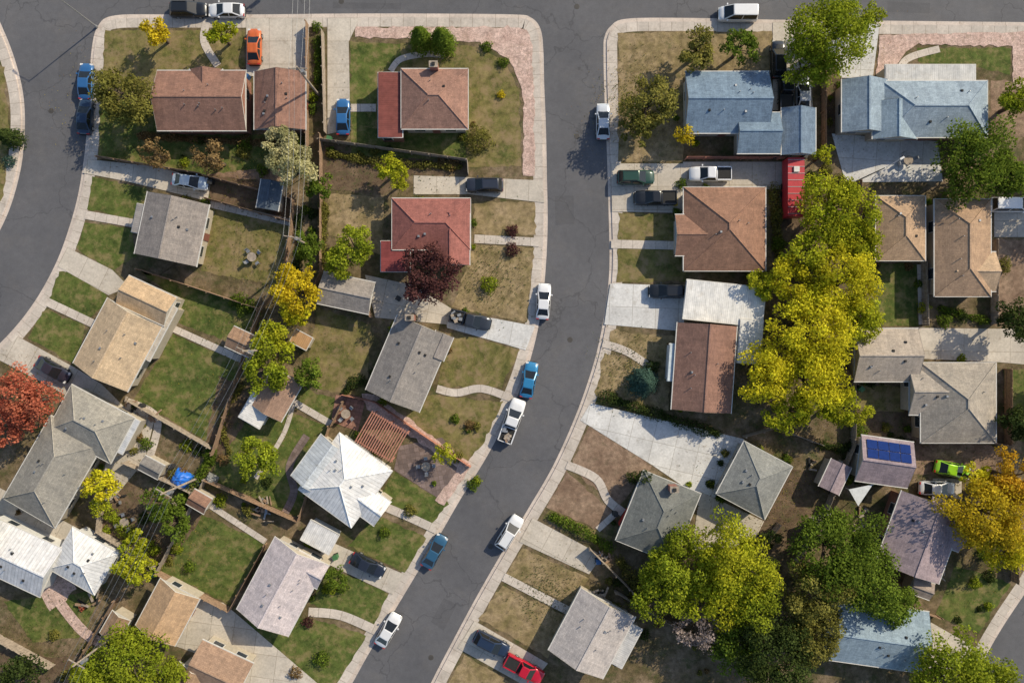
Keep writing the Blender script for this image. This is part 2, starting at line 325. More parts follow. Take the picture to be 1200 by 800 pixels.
# ---------------- houses ----------------
def lw(v): return v*(H-3)/H/S
FOUND=[]
WALLS={'cream':m_plain('siding_cream',(0.42,0.37,0.29),0.8),'brick':m_plain('brick_wall',(0.27,0.13,0.09),0.9,0,0.3),'tan':m_plain('stucco_tan',(0.38,0.29,0.2),0.85),'white':m_plain('siding_white',(0.55,0.55,0.53),0.7),'grey':m_plain('siding_grey',(0.25,0.26,0.27),0.8)}
def wing(par,origin,w,idx,detail=True):
    cx,cy,L,W,ang,typ,colr=w[:7]; kind=w[7] if len(w)>7 else 'shingle'; z0=w[8] if len(w)>8 else 2.75; wall=WALLS[w[9]] if len(w)>9 else WALLS['cream']
    z0+=0.03*idx+ZB
    x,y=G(cx,cy,z0+0.3); x-=origin[0]; y-=origin[1]; L=lw(L)/2; W=lw(W)/2; a=math.radians(ang); ca,sa=math.cos(a),math.sin(a)
    T=lambda p:(x+p[0]*ca-p[1]*sa,y+p[0]*sa+p[1]*ca,p[2])
    if detail and min(L,W)>2.8: FOUND.append((x+origin[0],y+origin[1],L,W,a))
    oh=0.45 if min(L,W)>2 else 0.2; rm=m_roof(colr,kind); cap=m_roof(tuple(min(1,v*1.15) for v in colr),kind)
    r=MB(); tr=MB(); t=0.14
    pitch=0.42 if typ!='flat' else 0.04; rise=W*pitch
    def rf(pts,uv): r.face([T(p) for p in pts],rm,uv)
    if typ=='flat':
        rf([(-L,-W,z0),(L,-W,z0),(L,W,z0+0.12),(-L,W,z0+0.12)],[(-L,-W),(L,-W),(L,W),(-L,W)]); top=z0
    elif typ=='gable':
        sl=math.hypot(W,rise)
        for s in (-1,1):
            pts=[(-L,s*W,z0),(L,s*W,z0),(L,0,z0+rise),(-L,0,z0+rise)]; uv=[(-L,0),(L,0),(L,sl),(-L,sl)]
            if s>0: pts=pts[::-1];uv=uv[::-1]
            rf(pts,uv)
        r.box(T((0,0,z0+rise+0.01)),(2*L+0.02,0.2,0.06),cap,a)
    else:
        k=min(W*0.95,L*0.98) ; sl=math.hypot(W,rise)
        for s in (-1,1):
            pts=[(-L,s*W,z0),(L,s*W,z0),(L-k,0,z0+rise),(-L+k,0,z0+rise)]; uv=[(-L,0),(L,0),(L-k,sl),(-L+k,sl)]
            if s>0: pts=pts[::-1];uv=uv[::-1]
            rf(pts,uv)
            pts=[(s*L,-W,z0),(s*L,W,z0),(s*(L-k),0,z0+rise)]; uv=[(-W,0),(W,0),(0,sl)]
            if s<0: pts=pts[::-1];uv=uv[::-1]
            rf(pts,uv)
            for q in (-1,1):
                r.cyl(T((s*L,q*W,z0)),T((s*(L-k),0,z0+rise)),0.07,0.07,cap,5,False)
        if L-k>0.2: r.box(T((0,0,z0+rise+0.01)),(2*(L-k)+0.1,0.2,0.06),cap,a)
    r.face([T(p) for p in ((-L,-W,z0-t),(-L,W,z0-t),(L,W,z0-t),(L,-W,z0-t))],WHITE)
    for s in (-1,1):
        if typ!='gable': tr.box(T((s*(L+0.03),0,z0-t/2)),(0.08,2*W,t),WHITE,a)
        else:
            for q in (-1,1):
                P=[(s*(L+0.02),q*W,z0-t),(s*(L+0.02),q*W,z0+0.02),(s*(L+0.02),0,z0+rise+0.02),(s*(L+0.02),0,z0+rise-t)]
                tr.face([T(p) for p in P],WHITE)
        tr.box(T((0,s*(W+0.05),z0-t/2)),(2*L+0.1,0.1,t),WHITE,a)
    r.obj('roof',par); tr.obj('gutters',par)
    b=MB(); l=L-oh; ww=W-oh; zt=z0-t-0.002
    for P in ([(-l,-ww),(l,-ww)],[(l,-ww),(l,ww)],[(l,ww),(-l,ww)],[(-l,ww),(-l,-ww)]):
        (x0,y0),(x1,y1)=P; b.face([T((x0,y0,0.05)),T((x1,y1,0.05)),T((x1,y1,zt)),T((x0,y0,zt))],wall)
    if typ=='gable':
        for s in (-1,1): b.face([T((s*(l+oh-0.12),-W+.2,zt+0.15)),T((s*(l+oh-0.12),W-.2,zt+.15)),T((s*(l+oh-0.12),0,z0+rise-0.08))],wall)
    b.obj('walls',par)
    if zt>2.2 and min(l,ww)>1.2:
        g=MB()
        for s in (-1,1):
            for u in ((-0.55,0.5) if l>3 else (0,)):
                g.box(T((u*l,s*(ww+0.02),1.6)),(1.5,0.08,1.15),WHITE,a); g.box(T((u*l,s*(ww+0.06),1.6)),(1.3,0.06,0.95),GLASS,a)
            g.box(T((s*(l+0.02),ww*0.4,1.6)),(0.08,1.3,1.15),WHITE,a); g.box(T((s*(l+0.06),ww*0.4,1.6)),(0.06,1.1,0.95),GLASS,a)
        g.obj('windows',par)
        d=MB(); d.box(T((0,-(ww+0.03),1.15)),(0.95,0.1,2.05),m_plain('door_paint',(0.2,0.08,0.06),0.5),a); d.obj('door',par)
    if detail and typ!='flat' and min(L,W)>3:
        v=MB()
        R=random.Random(int(cx*7+cy))
        for k in range(R.randint(5,8)):
            u=R.uniform(-.6,.6)*L; q=R.choice((-1,1))*R.uniform(.15,.6)*W
            zz=z0+rise*(1-abs(q)/W)-0.05
            if typ=='hip' and L-abs(u)<W*0.7: continue
            rr=R.random()
            if rr<.6: v.cyl(T((u,q,zz)),T((u,q,zz+0.4)),0.06,0.05,METAL,7)
            else: v.box(T((u,q,zz+0.1)),(0.3,0.3,0.2),R.choice((METAL,RUB,METAL)),a,0.8)
        if not v.f: v.cyl(T((0,0,z0+rise-.1)),T((0,0,z0+rise+.5)),0.09,0.09,METAL,8)
        v.obj('roof_vents',par)
def house(name,wings,chimney=None,detail=True):
    o=G(wings[0][0],wings[0][1],3); e=empty(name,(o[0],o[1],0))
    for i,w in enumerate(wings): wing(e,o,w,i,detail)
    if chimney:
        for (cx,cy) in chimney:
            x,y=G(cx,cy,4.5); c=MB(); br=m_plain('chimney_brick',(0.28,0.13,0.1),0.9,0,.3); c.box((x-o[0],y-o[1],3.7),(1.0,0.7,2.0),br); c.box((x-o[0],y-o[1],4.74),(1.1,0.8,0.08),WOODG); c.box((x-o[0],y-o[1],4.86),(0.4,0.4,0.16),RUB); c.obj('chimney',e)
    return e
BR=(0.235,0.135,0.105); BLUE=(0.165,0.235,0.32); TAN=(0.48,0.37,0.25); WH=(0.74,0.74,0.74); RED=(0.27,0.11,0.095); DG=(0.155,0.165,0.16); PUR=(0.3,0.245,0.27); LP=(0.5,0.45,0.465)
house('brick_house',[(235,117,104,70,0,'gable',BR,'shingle',3,'brick'),(240,100,40,38,90,'gable',BR,'shingle',2.9,'brick')])
house('brick_garage',[(327,117,68,60,90,'gable',BR,'shingle',2.8,'brick')])
house('brick_house',[(509,115,78,70,0,'hip',(0.28,0.165,0.13),'shingle',3.2,'cream'),(457,122,76,28,90,'flat',(0.2,0.065,0.055),'rib',2.8,'brick')],[(508,76)])
house('blue_roof_house',[(853,119,98,72,0,'gable',BLUE,'shingle',2.9,'cream'),(937,153,55,40,90,'gable',(0.15,0.21,0.29)),(890,155,50,48,0,'gable',(0.17,0.24,0.32))])
house('blue_roof_house',[(1097,127,124,66,0,'hip',(0.26,0.33,0.4),'shingle',2.9,'brick'),(1015,123,62,54,90,'gable',(0.24,0.31,0.38)),(1092,86,106,22,0,'flat',(0.55,0.55,0.54),'rib',2.6),(1050,140,44,52,90,'gable',(0.26,0.34,0.41))])
house('ranch_house',[(200,268,74,74,78,'gable',(0.26,0.235,0.22)),(163,256,34,14,78,'flat',(0.27,0.26,0.26),'rib',2.5)])
house('ranch_house',[(136,404,86,72,62,'gable',TAN),(170,352,62,36,-25,'gable',(0.46,0.34,0.22)),(182,388,70,18,62,'flat',(0.5,0.45,0.38),'rib',2.5)])
house('ranch_house',[(478,426,95,68,67,'gable',(0.235,0.22,0.21)),(515,405,30,22,67,'gable',(0.24,0.22,0.21))],[(480,372)])
house('ranch_house',[(505,262,92,60,0,'hip',RED),(528,280,60,44,90,'gable',(0.28,0.115,0.1)),(463,300,36,34,90,'flat',(0.2,0.05,0.05),'rib',2.5)])
house('white_roof_house',[(404,563,82,76,54,'hip',WH,'metal',2.9,'white'),(374,545,60,40,54,'gable',(0.52,0.56,0.6),'metal',2.8),(430,590,44,34,-36,'gable',WH,'metal',2.7)])
house('ranch_house',[(329,688,96,68,62,'gable',LP),(360,668,40,30,-28,'gable',LP)],None)
house('grey_roof_house',[(60,553,112,70,60,'hip',(0.27,0.26,0.235)),(105,497,84,60,-28,'hip',(0.29,0.28,0.25)),(142,508,44,22,62,'flat',(0.5,0.52,0.55),'rib',2.6)])
house('white_roof_house',[(15,652,95,62,-25,'gable',(0.62,0.63,0.66),'metal',2.8,'white')]); house('white_roof_garage',[(96,658,62,56,-30,'hip',(0.68,0.69,0.7),'metal',2.7,'white')])
house('tan_roof_garage',[(195,718,62,52,62,'gable',(0.44,0.3,0.185))]); house('ranch_house',[(255,788,66,52,-25,'gable',(0.31,0.21,0.15)),(215,808,50,40,62,'gable',(0.33,0.22,0.14))])
house('ranch_house',[(850,268,98,96,90,'hip',(0.26,0.15,0.105)),(822,275,60,48,0,'gable',(0.25,0.145,0.105))])
house('ranch_house',[(826,431,102,70,86,'gable',(0.24,0.14,0.11)),(850,355,94,46,-6,'flat',(0.72,0.72,0.71),'rib',2.4,'white'),(880,400,52,27,86,'flat',(0.66,0.66,0.65),'rib',2.45,'white'),(794,425,44,20,86,'flat',(0.5,0.57,0.62),'rib',2.3,'white')])
house('grey_roof_house',[(772,606,88,72,68,'hip',DG,'shingle',2.8,'grey')],[(790,573)]); house('grey_roof_garage',[(885,563,70,64,62,'hip',(0.225,0.235,0.23))])
house('ranch_house',[(694,743,82,72,62,'gable',(0.42,0.39,0.38),'shingle',2.8,'cream'),(733,757,52,18,62,'flat',(0.5,0.5,0.5),'rib',2.5)])
hs=house('solar_house',[(1080,630,88,78,70,'gable',PUR,'shingle',2.9,'brick'),(1038,541,62,54,-8,'gable',PUR),(1110,615,50,50,-20,'gable',PUR)])
house('garden_shed',[(980,559,36,26,65,'gable',PUR,'shingle',2.2)],None,False)
house('tan_roof_garage',[(1057,267,76,58,90,'hip',(0.4,0.28,0.185))]); house('tan_roof_house',[(1130,290,114,66,90,'hip',(0.36,0.25,0.17),'shingle',2.9,'tan'),(1143,318,52,46,0,'gable',(0.46,0.34,0.23),'shingle',2.8,'tan')])
house('grey_roof_garage',[(1040,416,75,62,0,'gable',(0.38,0.33,0.28))]); house('grey_roof_house',[(1125,472,94,88,90,'hip',(0.32,0.29,0.25),'shingle',2.9,'tan'),(1095,458,56,56,0,'gable',(0.34,0.305,0.265))])
house('blue_roof_house',[(1032,746,108,72,-8,'gable',(0.25,0.33,0.4),'shingle',2.8,'white')])
house('garage',[(283,401,34,26,-25,'gable',(0.29,0.19,0.13),'shingle',2.2)],None,False)
house('garage',[(324,462,52,40,60,'gable',(0.3,0.2,0.15),'shingle',2.3),(299,481,34,28,60,'flat',(0.66,0.66,0.66),'rib',2.2,'white')],None,False)
house('garage',[(405,343,62,38,-12,'gable',(0.29,0.265,0.245),'shingle',2.3)],None,False)
house('garden_shed',[(315,228,34,26,80,'gable',(0.08,0.105,0.14),'shingle',2.1)],None,False); house('garden_shed',[(232,588,24,20,-30,'gable',(0.25,0.15,0.11),'shingle',2.1)],None,False)
house('garden_shed',[(374,630,38,26,-28,'flat',(0.66,0.66,0.66),'rib',2.2,'white')],None,False); house('garden_shed',[(133,735,30,24,60,'gable',(0.3,0.2,0.13),'shingle',2.1)],None,False)
house('garden_shed',[(176,548,26,18,-28,'gable',(0.2,0.19,0.18),'shingle',2.1)],None,False); house('garden_shed',[(352,398,22,16,-28,'flat',(0.5,0.3,0.15),'rib',2.1)],None,False); house('garden_shed',[(1082,690,26,20,-20,'gable',(0.3,0.25,0.22),'shingle',2.1)],None,False)
house('garden_shed',[(968,615,22,18,20,'gable',(0.3,0.25,0.22),'shingle',2.1)],None,False)
# solar panels
o=hs.location; b=MB(); a=math.radians(-8)
W=lw(54)/2; z0=2.75+0.03+ZB
cx,cy=G(1038,541,z0+.3); PAN=m_plain('solar_cell',(0.018,0.04,0.16),0.9,0,0.15,0.0)
for i in range(4):
    for j in range(2):
        u0=-2.75+i*1.4; v0=0.35+j*1.12
        pts=[]
        for (u,v) in ((u0,v0),(u0+1.32,v0),(u0+1.32,v0+1.04),(u0,v0+1.04)):
            z=z0+(W-v)*0.42+0.12; pts.append((cx-o.x+u*math.cos(a)-v*math.sin(a),cy-o.y+u*math.sin(a)+v*math.cos(a),z))
        low=[(p[0],p[1],p[2]-0.05) for p in pts]
        b.face(pts,PAN)
        for k in range(4): b.face([low[k],low[(k+1)%4],pts[(k+1)%4],pts[k]],METAL)
b.obj('solar_panels',hs)
# ---------------- fences ----------------
def fence(pix,h=1.5,m=None,name='wooden_fence'):
    m=m or WOOD; b=MB(); P=[G(*p) for p in pix]
    for i in range(len(P)-1):
        a=np.array(P[i]);c=np.array(P[i+1]);L=np.linalg.norm(c-a); an=math.atan2(*(c-a)[::-1]); n=max(1,int(L/0.32)); nr=np.array([-math.sin(an),math.cos(an)])
        for k in range(n):
            p=a+(c-a)*(k+.5)/n; hh=h+random.uniform(-.04,.04); b.box((p[0]+nr[0]*.03,p[1]+nr[1]*.03,ZB+hh/2),(L/n-0.02,0.03,hh),m,an+random.uniform(-.02,.02))
        mid=(a+c)/2
        for z in (.4,h-.3): b.box((mid[0]-nr[0]*.02,mid[1]-nr[1]*.02,ZB+z),(L,0.05,0.09),m,an)
        for k in range(int(L/2.4)+1):
            p=a+(c-a)*min(1,k*2.4/L); b.box((p[0]-nr[0]*.08,p[1]-nr[1]*.08,ZB+h/2),(0.11,0.11,h+.1),m,an)
    b.obj(name)
for f in [[(362,30),(362,195)],[(380,40),(383,158)],[(376,166),(548,190),(549,206)],[(120,186),(240,206)],[(244,208),(345,235),(345,262),(332,338),(306,364),(252,532)],
 [(166,316),(306,362)],[(245,234),(345,262)],[(300,425),(370,450)],[(155,468),(252,524)],[(388,498),(352,608),(244,560)],[(244,560),(188,668)],[(314,636),(272,712)],[(188,668),(272,712)],
 [(378,160),(378,320),(365,350)],[(436,372),(428,330)],[(404,470),(390,498)],[(0,742),(66,778)],[(140,700),(80,800)],[(150,540),(240,580)],[(126,560),(120,620),(190,665)],
 [(1003,214),(1003,312)],[(1000,312),(1024,308)],[(1018,384),(1076,384)],[(1078,308),(1080,382)],[(996,448),(996,520),(962,600),(930,655)],[(905,330),(1000,450)],
 [(962,90),(962,178)],[(1176,432),(1176,520),(1070,505)],[(690,640),(740,690),(760,720)],[(910,612),(880,650)],[(1160,282),(1160,380)],[(1096,720),(1010,690)],[(870,510),(905,500),(960,520)],[(1180,600),(1184,680)],[(720,690),(840,760)]]:
    fence(f,m=random.choice((WOOD,WOOD,WOODG)))
FR=m_plain('red_fence_wood',(0.38,0.17,0.12),0.85,0,.3)
fence([(402,462),(440,470),(552,546)],1.2,FR); fence([(802,187),(918,187)],1.3,FR); fence([(724,612),(752,566)],1.2,m_plain('red_paint',(0.4,0.04,0.03),0.6))
def pergola(cx,cy,L,W,ang,m):
    x,y=G(cx,cy,2.6); e=empty('pergola',(x,y,ZB),math.radians(ang)); b=MB()
    L=lw(L);W=lw(W)
    for i in range(int(L/0.32)+1): b.box((-L/2+i*0.32,0,2.55),(0.14,W,0.12),m)
    b.obj('rafters',e); c=MB()
    for s in (-1,1):
        c.box((0,s*W*.45,2.4),(L,0.12,0.16),m)
        for q in (-1,0,1): c.box((q*L*.46,s*W*.45,1.16),(0.14,0.14,2.32),m)
    c.obj('posts',e)
pergola(448,512,50,42,-30,FR)
# ---------------- vehicles ----------------
CG=m_plain('car_glass',(0.012,0.015,0.018),0.12,0,0.1,0.5)
def paint(c): return m_plain('car_paint',c,0.28,0.15,0.04,0.5,0.6)
TL=m_plain('tail_light',(0.4,0.02,0.02),0.3); HL=m_plain('head_light',(0.7,0.7,0.68),0.2)
def car(name,px,py,ang,c,typ='sedan',cargo=False,z=None,s=1.0):
    x,y=G(px,py,0.8); z=ZB+0.05 if z is None else z; P=paint(c); b=MB()
    if typ=='pickup': st=[(-2.7,.80,.85),(-2.6,.9,1.0),(-0.6,.93,1.02),(0.2,.94,1.03),(1.2,.94,1.05),(1.9,.92,1.02),(2.5,.86,.94),(2.72,.7,.72)]; cb=(-0.8,1.45);ct=(-0.5,0.55);zc=1.72
    elif typ=='suv': st=[(-2.35,.78,.9),(-2.25,.88,1.0),(-1.4,.93,1.02),(0,.93,1.02),(1.0,.93,1.02),(1.7,.91,.97),(2.2,.84,.88),(2.4,.68,.7)]; cb=(-2.25,1.25);ct=(-1.8,0.3);zc=1.66
    elif typ=='van': st=[(-2.45,.85,1.0),(-2.4,.92,1.1),(-1.4,.95,1.12),(0,.95,1.12),(1.3,.95,1.1),(2.0,.92,1.0),(2.35,.85,.88),(2.5,.7,.7)]; cb=(-2.38,1.85);ct=(-2.25,0.9);zc=1.95
    else: st=[(-2.32,.68,.76),(-2.2,.82,.9),(-1.6,.89,.96),(-.6,.9,.94),(.9,.9,.93),(1.6,.88,.87),(2.1,.81,.77),(2.33,.62,.6)]; cb=(-1.9,1.2);ct=(-1.05,.2);zc=1.42
    rows=[]
    for X,hw,zt in st:
        rows.append([(X,-hw,.28),(X,-hw*1.01,.55),(X,-hw*.98,zt-.12),(X,-hw*.9,zt-.02),(X,-hw*.5,zt+.01),(X,0,zt+.02),(X,hw*.5,zt+.01),(X,hw*.9,zt-.02),(X,hw*.98,zt-.12),(X,hw*1.01,.55),(X,hw,.28)])
    b.grid(rows,P,True,True)
    b.face(rows[0],P); b.face(rows[-1][::-1],P)
    wb=st[3][1]-.06; wt=wb-.17; zb=st[3][2]-.03; r=.12
    def ring(x0,x1,w,z,r): return [(x0+r,-w,z),(x1-r,-w,z),(x1,-w+r,z),(x1,w-r,z),(x1-r,w,z),(x0+r,w,z),(x0,w-r,z),(x0,-w+r,z)]
    R0=ring(*cb,wb,zb,r); R1=ring(*ct,wt,zc-.05,r*.9)
    b.grid([R0,R1],CG,False,True,lambda i,j: P if j in(1,3,5,7) else CG)
    R2=ring(ct[0]+.1,ct[1]-.1,wt-.1,zc,r); b.grid([R1,R2],P,True,True); b.face(R2,P)
    if typ in('sedan','suv','van'):
        for s_ in (-1,1):
            xm=(cb[0]+cb[1])/2-.1; b.face([(xm-.06,s_*(wb+.008),zb),(xm+.06,s_*(wb+.008),zb),(xm+.0,s_*(wt+.008),zc-.05),(xm-.1,s_*(wt+.008),zc-.05)][::s_],P)
    if typ=='suv':
        for s_ in (-1,1): b.box(((ct[0]+ct[1])/2,s_*(wt-.1),zc+.04),(1.7,.05,.05),RUB)
    if typ=='pickup':
        b.box((-1.75,0,1.035),(1.7,1.5,.03),RUB)
        for s_ in (-1,1): b.box((-1.75,s_*.82,1.08),(1.8,.14,.12),P)
        b.box((-2.62,0,1.08),(.1,1.7,.12),P)
        if cargo:
            for i in range(9): b.box((-2.4+random.random()*1.3,random.uniform(-.5,.5),1.15),(random.uniform(.2,.7),random.uniform(.2,.5),random.uniform(.15,.4)),random.choice((WOOD,WOODG,METAL,METAL,WOODG)),random.random()*3)
    for X in (-1.45,1.45):
        for s_ in (-1,1): b.cyl((X,s_*.72,.33-.0),(X,s_*.93,.33),.34,.33,RUB,14); b.cyl((X,s_*.93,.33),(X,s_*.945,.33),.2,.18,METAL,10)
    xe=st[-2][0]; xr=st[0][0]
    for s_ in (-1,1):
        b.box((xe+.04,s_*.62,.7),(.24,.32,.14),HL); b.box((xr+.06,s_*.62,.78),(.16,.34,.16),TL); b.box((cb[1]-.35,s_*(wb+.16),zb+.08),(.16,.2,.13),P)
    b.box((st[-1][0],0,.42),(.1,1.2,.16),RUB); b.box((xr,0,.4),(.1,1.4,.18),RUB)
    o=b.obj(name,None,(x,y,z)); o.rotation_euler=(0,0,math.radians(ang)); o.scale=(s,s,s)
BK=(0.015,0.017,0.02); W_=(0.74,0.74,0.74); NB=(0.02,0.04,0.08)
Rz=0.01
for a in [('parked_suv',220,11,0,BK,'suv',0,Rz),('parked_car',265,12,180,W_,'sedan',0,Rz),('parked_car',100,95,88,(0.03,0.12,0.3),'sedan',0,Rz),('parked_car',99,136,86,NB,'sedan',0,Rz),
 ('vintage_orange_car',298,55,90,(0.6,0.13,0.03)),('parked_car',402,137,90,(0.03,0.13,0.32)),('parked_car',223,213,-9,(0.5,0.58,0.65)),('parked_suv',568,217,180,(0.03,0.035,0.05),'suv'),
 ('parked_car',707,142,90,(0.55,0.58,0.62),'sedan',0,Rz),('parked_van',865,16,180,W_,'van',0,Rz),('parked_suv',745,208,0,(0.02,0.06,0.04),'suv'),('parked_pickup_truck',768,232,180,BK,'pickup'),
 ('parked_pickup_truck',832,204,180,W_,'pickup'),('parked_pickup_truck',921,105,90,BK,'pickup'),('parked_car',941,111,90,(0.4,0.42,0.45)),('parked_car',912,70,90,BK,'suv'),('parked_suv',782,341,180,BK,'suv'),
 ('parked_car',637,353,86,W_,'sedan',0,Rz),('parked_pickup_truck',551,375,-13,(0.03,0.035,0.045),'pickup',1),('parked_car',620,445,79,(0.03,0.2,0.4),'sedan',0,Rz),('parked_pickup_truck',600,493,70,W_,'pickup',1,Rz),
 ('white_suv',597,624,58,W_,'suv',0,Rz),('parked_car',509,646,61,(0.03,0.1,0.18),'sedan',0,Rz),('parked_car',455,738,60,W_,'sedan',0,Rz),('parked_car',431,662,-27,(0.02,0.025,0.04)),
 ('parked_car',62,433,-30,(0.03,0.03,0.045)),('parked_suv',576,754,-27,(0.02,0.035,0.07),'suv'),('red_pickup_truck',614,783,-28,(0.5,0.01,0.03),'pickup'),('green_sports_car',1116,550,-12,(0.3,0.6,0.02)),
 ('parked_car',1098,572,-2,W_),('parked_van',1182,240,0,W_,'van')]: 
    a=list(a)+[None]*(8-len(a)); car(a[0],a[1],a[2],a[3],a[4],a[5] or 'sedan',bool(a[6]),a[7],1.08 if a[1]==600 else 1.0)
x,y=G(931,220,2); e=empty('red_trailer',(x,y,ZB)); b=MB(); RP=m_plain('trailer_red',(0.42,0.03,0.04),0.4)
b.box((0,0,1.5),(2.1,7.4,1.9),RP); b.obj('body',e); b=MB(); 
for i in range(9): b.box((0,-3.4+i*.85,2.475),(2.14,.05,.05),METAL)
b.box((0,2.2,2.56),(.7,.7,.18),WHITE); b.obj('roof_ribs',e); b=MB()
for s_ in (-1,1):
    for q in (-.5,.5): b.cyl((s_*.8,q,.36),(s_*1.06,q,.36),.36,.36,RUB,14)
b.box((0,4.3,.5),(.12,1.4,.12),METAL); b.obj('wheels_and_hitch',e)
# ---------------- trees ----------------
PAL={'yg':((0.25,0.33,0.02),(0.58,0.56,0.04)),'y':((0.52,0.42,0.02),(0.78,0.60,0.04)),'ygy':((0.40,0.42,0.02),(0.76,0.66,0.04)),'g':((0.08,0.135,0.02),(0.2,0.27,0.035)),'dg':((0.035,0.06,0.02),(0.09,0.12,0.03)),
'ol':((0.13,0.14,0.03),(0.31,0.28,0.07)),'r':((0.42,0.08,0.05),(0.66,0.24,0.14)),'pr':((0.065,0.028,0.033),(0.17,0.075,0.065)),'p':((0.32,0.34,0.13),(0.6,0.54,0.3)),'o':((0.42,0.33,0.02),(0.74,0.55,0.04)),'oo':((0.48,0.28,0.02),(0.72,0.46,0.04)),
'b':((0.19,0.12,0.05),(0.32,0.22,0.1)),'bl':((0.05,0.1,0.08),(0.1,0.17,0.13)),'pk':((0.3,0.24,0.22),(0.42,0.35,0.32)),'gg':((0.15,0.22,0.02),(0.38,0.42,0.035))}
def leafobj(name,pts,nrm,size,colr,trunk,loc):
    n=len(pts); u=rng.normal(size=(n,3)); u-=nrm*(u*nrm).sum(1)[:,None]; u/=np.linalg.norm(u,axis=1)[:,None]+1e-9; w=np.cross(nrm,u)
    s=size[:,None]; V=np.empty((n,4,3)); V[:,0]=pts-u*s; V[:,1]=pts-w*s*.62; V[:,2]=pts+u*s; V[:,3]=pts+w*s*.62
    tv=np.array(trunk.v) if trunk.v else np.zeros((0,3))
    faces_t=trunk.f; me=bpy.data.meshes.new(name)
    allv=np.vstack([V.reshape(-1,3),tv]); nl=n*4+sum(len(f) for f in faces_t)
    li=np.concatenate([np.arange(n*4),np.array([i+n*4 for f in faces_t for i in f],int)]) if faces_t else np.arange(n*4)
    tot=np.concatenate([np.full(n,4),np.array([len(f) for f in faces_t],int)]); st=np.concatenate([[0],np.cumsum(tot)[:-1]])
    me.vertices.add(len(allv)); me.vertices.foreach_set('co',allv.ravel()); me.loops.add(nl); me.loops.foreach_set('vertex_index',li.astype(np.int32))
    me.polygons.add(len(tot)); me.polygons.foreach_set('loop_start',st.astype(np.int32)); me.polygons.foreach_set('loop_total',tot.astype(np.int32))
    me.materials.append(LEAF); me.materials.append(BARK)
    me.polygons.foreach_set('material_index',np.concatenate([np.zeros(n),np.ones(len(faces_t))]).astype(np.int32))
    me.update(calc_edges=True)
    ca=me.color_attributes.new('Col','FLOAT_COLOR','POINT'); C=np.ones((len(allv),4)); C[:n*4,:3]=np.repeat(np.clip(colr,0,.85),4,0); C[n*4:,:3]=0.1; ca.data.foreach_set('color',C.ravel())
    o=bpy.data.objects.new(name,me); col.objects.link(o); o.location=loc; return o
def tree(name,px,py,r,pal,h=None,dens=1.0,flat=0.72):
    R=r/S; h=h or (R*1.25+1.9); zc=h-R*flat*0.8; R=R*(H-zc)/H
    x,y=G(px,py,zc); c0,c1=[np.array(v) for v in PAL[pal]]
    c0=c0*rng.uniform(.88,1.12); c1=c1*rng.uniform(.88,1.1)
    nl=max(5,int(5+R*1.2)); ph=rng.uniform(0,6.28,4)
    nc=int(16+R*R*2.6)
    d=rng.normal(size=(nc,3)); d[:,2]=np.abs(d[:,2])*0.9-0.35; d/=np.linalg.norm(d,axis=1)[:,None]
    th=np.arctan2(d[:,1],d[:,0]); lob=1+.15*np.sin(2*th+ph[0])+.11*np.sin(3*th+ph[1])+.10*np.sin(5*th+ph[2])
    rad=R*(0.30+0.62*rng.random(nc)**0.6)*lob
    C=d*rad[:,None]*np.array([1,1,flat]); cr=rng.uniform(.13,.28,nc)*R+.18
    n=int(350*R*R*dens)+150
    k=rng.choice(nc,n,p=(cr**2)/(cr**2).sum()); q=rng.normal(size=(n,3)); q/=np.linalg.norm(q,axis=1)[:,None]
    pts=C[k]+q*(cr[k]*rng.random(n)**.33)[:,None]*np.array([1,1,.75])
    nrm=q*.6+rng.normal(size=(n,3))*.6+np.array([0,0,.55]); nrm/=np.linalg.norm(nrm,axis=1)[:,None]
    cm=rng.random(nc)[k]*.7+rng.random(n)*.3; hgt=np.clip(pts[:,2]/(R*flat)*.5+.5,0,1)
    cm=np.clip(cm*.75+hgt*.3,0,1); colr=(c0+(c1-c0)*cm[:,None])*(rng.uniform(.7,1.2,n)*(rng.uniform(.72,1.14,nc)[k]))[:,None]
    size=rng.uniform(.11,.21,n)*(1.0 if R>1.5 else .75)
    pts[:,2]+=zc; pts[:,2]=np.maximum(pts[:,2],.15)
    t=MB(); tr=.06*R+.06; lean=rng.normal(0,.15,2); top=(lean[0],lean[1],zc-.2*R)
    t.cyl((0,0,0),(lean[0]*.5,lean[1]*.5,zc*.5),tr*1.3,tr,BARK,9,False); t.cyl((lean[0]*.5,lean[1]*.5,zc*.5),top,tr,tr*.6,BARK,9,False)
    for j in rng.choice(nc,min(nc,nl+3),replace=False):
        z1=zc*rng.uniform(.45,.75); c=C[j]*.9; mid=((c[0])*.5+lean[0]*.3,c[1]*.5+lean[1]*.3,(z1+zc+c[2])/2+.1*R)
        t.cyl((lean[0]*.5,lean[1]*.5,z1),mid,tr*.55,tr*.3,BARK,5,False); t.cyl(mid,(c[0],c[1],zc+c[2]),tr*.3,tr*.08,BARK,5,False)
    leafobj(name,pts,nrm,size,colr,t,(x,y,ZB))
